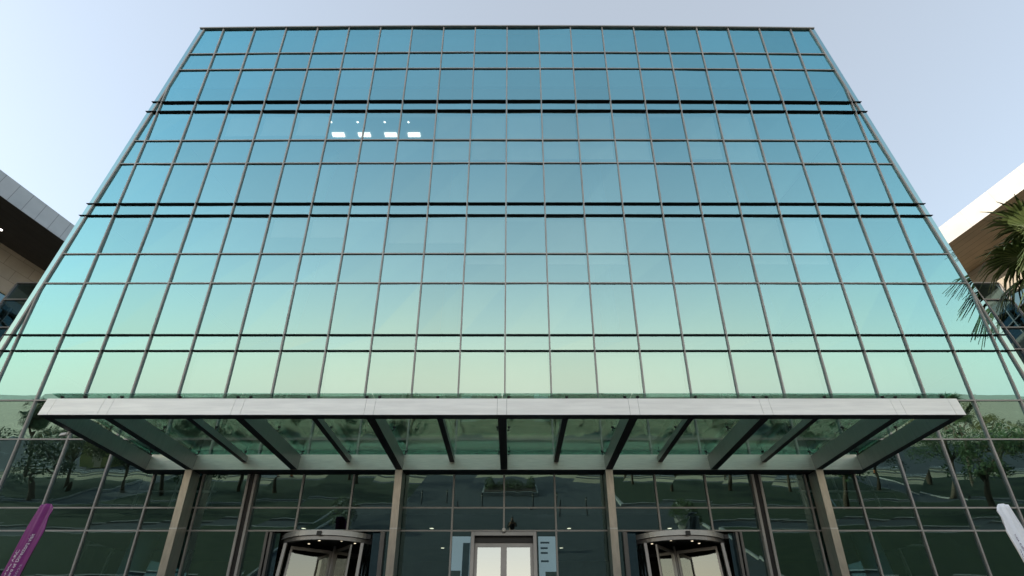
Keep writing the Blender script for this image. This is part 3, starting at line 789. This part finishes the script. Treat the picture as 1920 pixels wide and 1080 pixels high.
m = MB(); bush(m, -1.9, 0, .3, .5, .8, 1.0, 700, rnd); bush(m, 1.9, 0, .3, .5, .8, 1.1, 700, rnd); bush(m, 0, 0, .3, 1.8, 1.2, .7, 1500, rnd); m.build('shrubs', M['leaf'], T, fix=False)
for (x, y, lab) in ((-11.2, -4.4, 'round bush in a pot, mirrored over the left revolving door'), (11.6, -4.6, 'round bush in a pot, mirrored over the right revolving door')):
    T = thing('potted_bush', lab, 'potted plant', (x, y, 0), 0, 'potted bushes on the forecourt')
    m = MB(); m.tube([(0, 0, 0), (0, 0, .5), (0, 0, .55)], [.45, .62, .64], 20); m.build('pot', M['kerb'], T, smooth=False)
    m = MB(); bush(m, 0, 0, .6, 1.0, 1.0, 1.2, 1600, rnd); m.build('foliage', M['leaf'], T, fix=False)

# bollards
b0_ = None
for i, x in enumerate((-6.6, -4.6, -2.6, -.7, 1.5, 3.6, 5.6, 7.4)):
    if b0_ is None:
        b0_ = thing('bollard', 'slim dark bollard in the forecourt row, mirrored over the centre door', 'bollard', (x, -11, 0), 0, 'bollards mirrored over the centre door')
        m = MB(); m.tube([(0, 0, 0), (0, 0, .02), (0, 0, .021), (0, 0, .92), (0, 0, .97)], [.11, .11, .065, .065, .04], 14); m.build('post', M['black_metal'], b0_, smooth=True)
        m = MB(); m.tube([(0, 0, .78), (0, 0, .84)], .067, 14); m.build('band', M['steel'], b0_)
    else: copy_tree(b0_, (x, -11, 0))
# striped marker posts by the road
p0 = None
for i, (x, y) in enumerate(((-24.6, -24.8), (-23.3, -24.8), (-19.6, -24.8), (37, -25.5), (39.5, -25.5))):
    if p0 is None:
        p0 = thing('marker_post', 'orange and black striped marker post by the road, mirrored in the glass', 'marker post', (x, y, 0), 0, 'striped marker posts by the road')
        m = MB()
        for k in range(6): m.tube([(0, 0, .1 + k * .35), (0, 0, .1 + (k + 1) * .35 - .001)], .13, 12, k % 2)
        m.build('post', [M['orange'], M['black_metal']], p0)
        m = MB(); m.tube([(0, 0, 0), (0, 0, .1)], [.28, .24], 14); m.build('foot', M['black_metal'], p0)
    else: copy_tree(p0, (x, y, 0))
# cabinet and far buildings behind the viewpoint
T = thing('utility_kiosk', 'yellow green utility kiosk beside the road, mirrored at the left', 'kiosk', (-50, -33.5, 0))
m = MB(); m.box(-1.6, 1.6, -1.2, 1.2, .1, 3.1); m.build('body', M['green_box'], T, bevel=.03)
m = MB(); m.box(-1.8, 1.8, -1.4, 1.4, 3.1, 3.25); m.build('roof', M['kerb'], T)
m = MB(); m.box(-.5, .5, 1.2, 1.23, .2, 2.3); m.build('door', M['beige'], T)

# ------------------------------------------------------------------ photographer (seen mirrored in the glass)
def skin_obj(name, chain, edges, radii, m, parent, sub=2):
    me = bpy.data.meshes.new(name); me.from_pydata(chain, edges, []); me.update()
    o = ob(name, me, m, parent)
    md = o.modifiers.new('skin', 'SKIN'); md.use_smooth_shade = True
    if not me.skin_vertices:
        bm = bmesh.new(); bm.from_mesh(me); bm.verts.layers.skin.verify(); bm.to_mesh(me); bm.free()
    for i, r in enumerate(radii):
        sv = me.skin_vertices[0].data[i]; sv.radius = (r, r) if not isinstance(r, tuple) else r; sv.use_root = (i == 0)
    s = o.modifiers.new('sub', 'SUBSURF'); s.levels = sub; s.render_levels = sub
    return o
Pn = thing('person', 'photographer in dark shirt and grey trousers, mirrored beside the centre mullion', 'person', (.02, -.42, 0))
V = [(0, 0, .95), (0, 0, 1.12), (0, .01, 1.30), (0, .0, 1.44), (0, .03, 1.52), (0, .06, 1.60), (0, .07, 1.68), (0, .05, 1.745)]
Rr_ = [(.15, .11), (.14, .10), (.16, .11), (.13, .09), (.055, .055), (.075, .085), (.082, .095), (.055, .065)]
Ed = [(i, i + 1) for i in range(7)]
def addv(p, r, to):
    V.append(p); Rr_.append(r); Ed.append((to, len(V) - 1)); return len(V) - 1
for s in (-1, 1):
    a = addv((s * .1, 0, .88), .095, 0); a = addv((s * .12, .02, .5), .062, a); a = addv((s * .13, -.01, .09), .042, a); addv((s * .15, .15, .04), .035, a)
    a = addv((s * .19, 0, 1.43), .06, 3); a = addv((s * .27, .06, 1.16), .042, a); a = addv((s * .10, .26, 1.47), .028, a); h = addv((s * .085, .29, 1.55), .03, a)
    for k in range(4): 
        f1 = addv((s * (.075 - .02 * k), .325, 1.58 - .012 * k), .009, h); addv((s * (.035 - .01 * k), .33, 1.585 - .014 * k), .008, f1)
    f1 = addv((s * .06, .30, 1.515), .010, h); addv((s * .03, .31, 1.51), .009, f1)
skin_obj('body', V, Ed, Rr_, M['skin'], Pn)
m = MB(); m.box(-.012, .012, .155, .18, 1.63, 1.675); m.box(-.03, .03, .15, .158, 1.60, 1.608); m.build('face_features', M['skin'], Pn, bevel=.005)
m = MB(); m.ball((-.033, .148, 1.685), .012, 8); m.ball((.033, .148, 1.685), .012, 8); m.build('eyes', M['hair'], Pn)
hv = [(0, .0, 1.66), (0, .02, 1.73), (0, .06, 1.775)]
skin_obj('hair', hv, [(0, 1), (1, 2)], [(.085, .085), (.09, .085), (.07, .06)], M['hair'], Pn)
sv = [(0, 0, .93), (0, 0, 1.12), (0, .01, 1.3), (0, 0, 1.44)]; se = [(0, 1), (1, 2), (2, 3)]; sr = [(.175, .13), (.165, .12), (.185, .13), (.14, .10)]
for s in (-1, 1):
    sv += [(s * .19, 0, 1.43), (s * .27, .06, 1.16), (s * .17, .17, 1.33)]; n_ = len(sv); se += [(3, n_ - 3), (n_ - 3, n_ - 2), (n_ - 2, n_ - 1)]; sr += [.08, .058, .045]
skin_obj('shirt', sv, se, sr, M['shirt'], Pn)
tv = [(0, 0, .96)]; te = []; tr = [(.17, .125)]
for s in (-1, 1):
    tv += [(s * .1, 0, .86), (s * .12, .02, .5), (s * .13, -.01, .12)]; n_ = len(tv); te += [(0, n_ - 3), (n_ - 3, n_ - 2), (n_ - 2, n_ - 1)]; tr += [.115, .085, .07]
skin_obj('trousers', tv, te, tr, M['trousers'], Pn)
for s in (-1, 1):
    m = MB(); m.hexa([(s * .14 - .05, -.09, 0), (s * .14 + .05, -.09, 0), (s * .14 + .05, .21, 0), (s * .14 - .05, .21, 0), (s * .14 - .045, -.08, .09), (s * .14 + .045, -.08, .09), (s * .14 + .035, .19, .05), (s * .14 - .035, .19, .05)])
    m.build('shoe', M['black_metal'], Pn, bevel=.015)
T = thing('photo_camera', 'black camera held up by the photographer mirrored in the glass', 'camera', (.02, -.09, 1.58))
m = MB(); m.box(-.07, .07, -.04, .02, -.05, .05); m.box(-.03, .03, -.035, .01, .05, .075); m.build('camera_body', M['black_metal'], T, bevel=.008)
m = MB(); m.tube([(0, .02, 0), (0, .05, .02)], .035, 14); m.build('lens', M['black_metal'], T)

# ------------------------------------------------------------------ light, sky, camera
w = bpy.data.worlds.new('World'); S.world = w; w.use_nodes = True
nt = w.node_tree; bg = nt.nodes['Background']
sky = nt.nodes.new('ShaderNodeTexSky'); sky.sky_type = 'NISHITA'; sky.sun_disc = False
sky.sun_elevation = SUN_EL; sky.sun_rotation = SUN_AZ
sky.air_density = 1.35; sky.dust_density = .6; sky.ozone_density = 1.0; sky.altitude = 0
bg.inputs['Strength'].default_value = .15
# dusty desert air: a pale veil that thickens towards the horizon
tc = nt.nodes.new('ShaderNodeTexCoord'); sx = nt.nodes.new('ShaderNodeSeparateXYZ'); nt.links.new(tc.outputs['Generated'], sx.inputs[0])
cr = nt.nodes.new('ShaderNodeValToRGB'); cr.color_ramp.interpolation = 'EASE'
e = cr.color_ramp.elements; e[0].position = 0.0; e[0].color = (.78, .78, .78, 1); e[1].position = .62; e[1].color = (.44, .44, .44, 1)
x_ = e.new(.24); x_.color = (.45, .45, .45, 1)
nt.links.new(sx.outputs['Z'], cr.inputs['Fac'])
c2 = nt.nodes.new('ShaderNodeValToRGB'); e = c2.color_ramp.elements
e[0].position = 0; e[0].color = (.66, .56, .47, 1); e[1].position = .5; e[1].color = (.285, .285, .28, 1); nt.links.new(sx.outputs['Z'], c2.inputs['Fac'])
sc = nt.nodes.new('ShaderNodeVectorMath'); sc.operation = 'SCALE'; sc.inputs['Scale'].default_value = 10; nt.links.new(c2.outputs[0], sc.inputs[0])
mx = nt.nodes.new('ShaderNodeMixRGB'); nt.links.new(sc.outputs[0], mx.inputs[2])
nt.links.new(cr.outputs[0], mx.inputs['Fac']); nt.links.new(sky.outputs[0], mx.inputs[1]); nt.links.new(mx.outputs[0], bg.inputs['Color'])
L_ = bpy.data.lights.new('sun', 'SUN'); L_.energy = 3.0; L_.angle = R(.5); L_.color = (1, .88, .72)
so = bpy.data.objects.new('sun', L_); C.objects.link(so)
sd = Vector((math.sin(SUN_AZ) * math.cos(SUN_EL), math.cos(SUN_AZ) * math.cos(SUN_EL), math.sin(SUN_EL)))
so.rotation_euler = sd.to_track_quat('Z', 'Y').to_euler()

cd = bpy.data.cameras.new('camera'); co = bpy.data.objects.new('camera', cd); C.objects.link(co)
cd.sensor_width = 36; cd.lens = 36 * 912 / 1920; cd.clip_start = .05; cd.clip_end = 12000
co.location = (0, 0, EYE); co.rotation_euler = (R(90 + 38.3), 0, 0)
S.camera = co
S.render.engine = 'CYCLES'
S.cycles.max_bounces = 10; S.cycles.transparent_max_bounces = 16; S.cycles.glossy_bounces = 6
S.cycles.caustics_reflective = False; S.cycles.caustics_refractive = False
S.view_settings.view_transform = 'Standard'; S.view_settings.look = 'None'
S.view_settings.exposure = 1.02; S.view_settings.gamma = 1
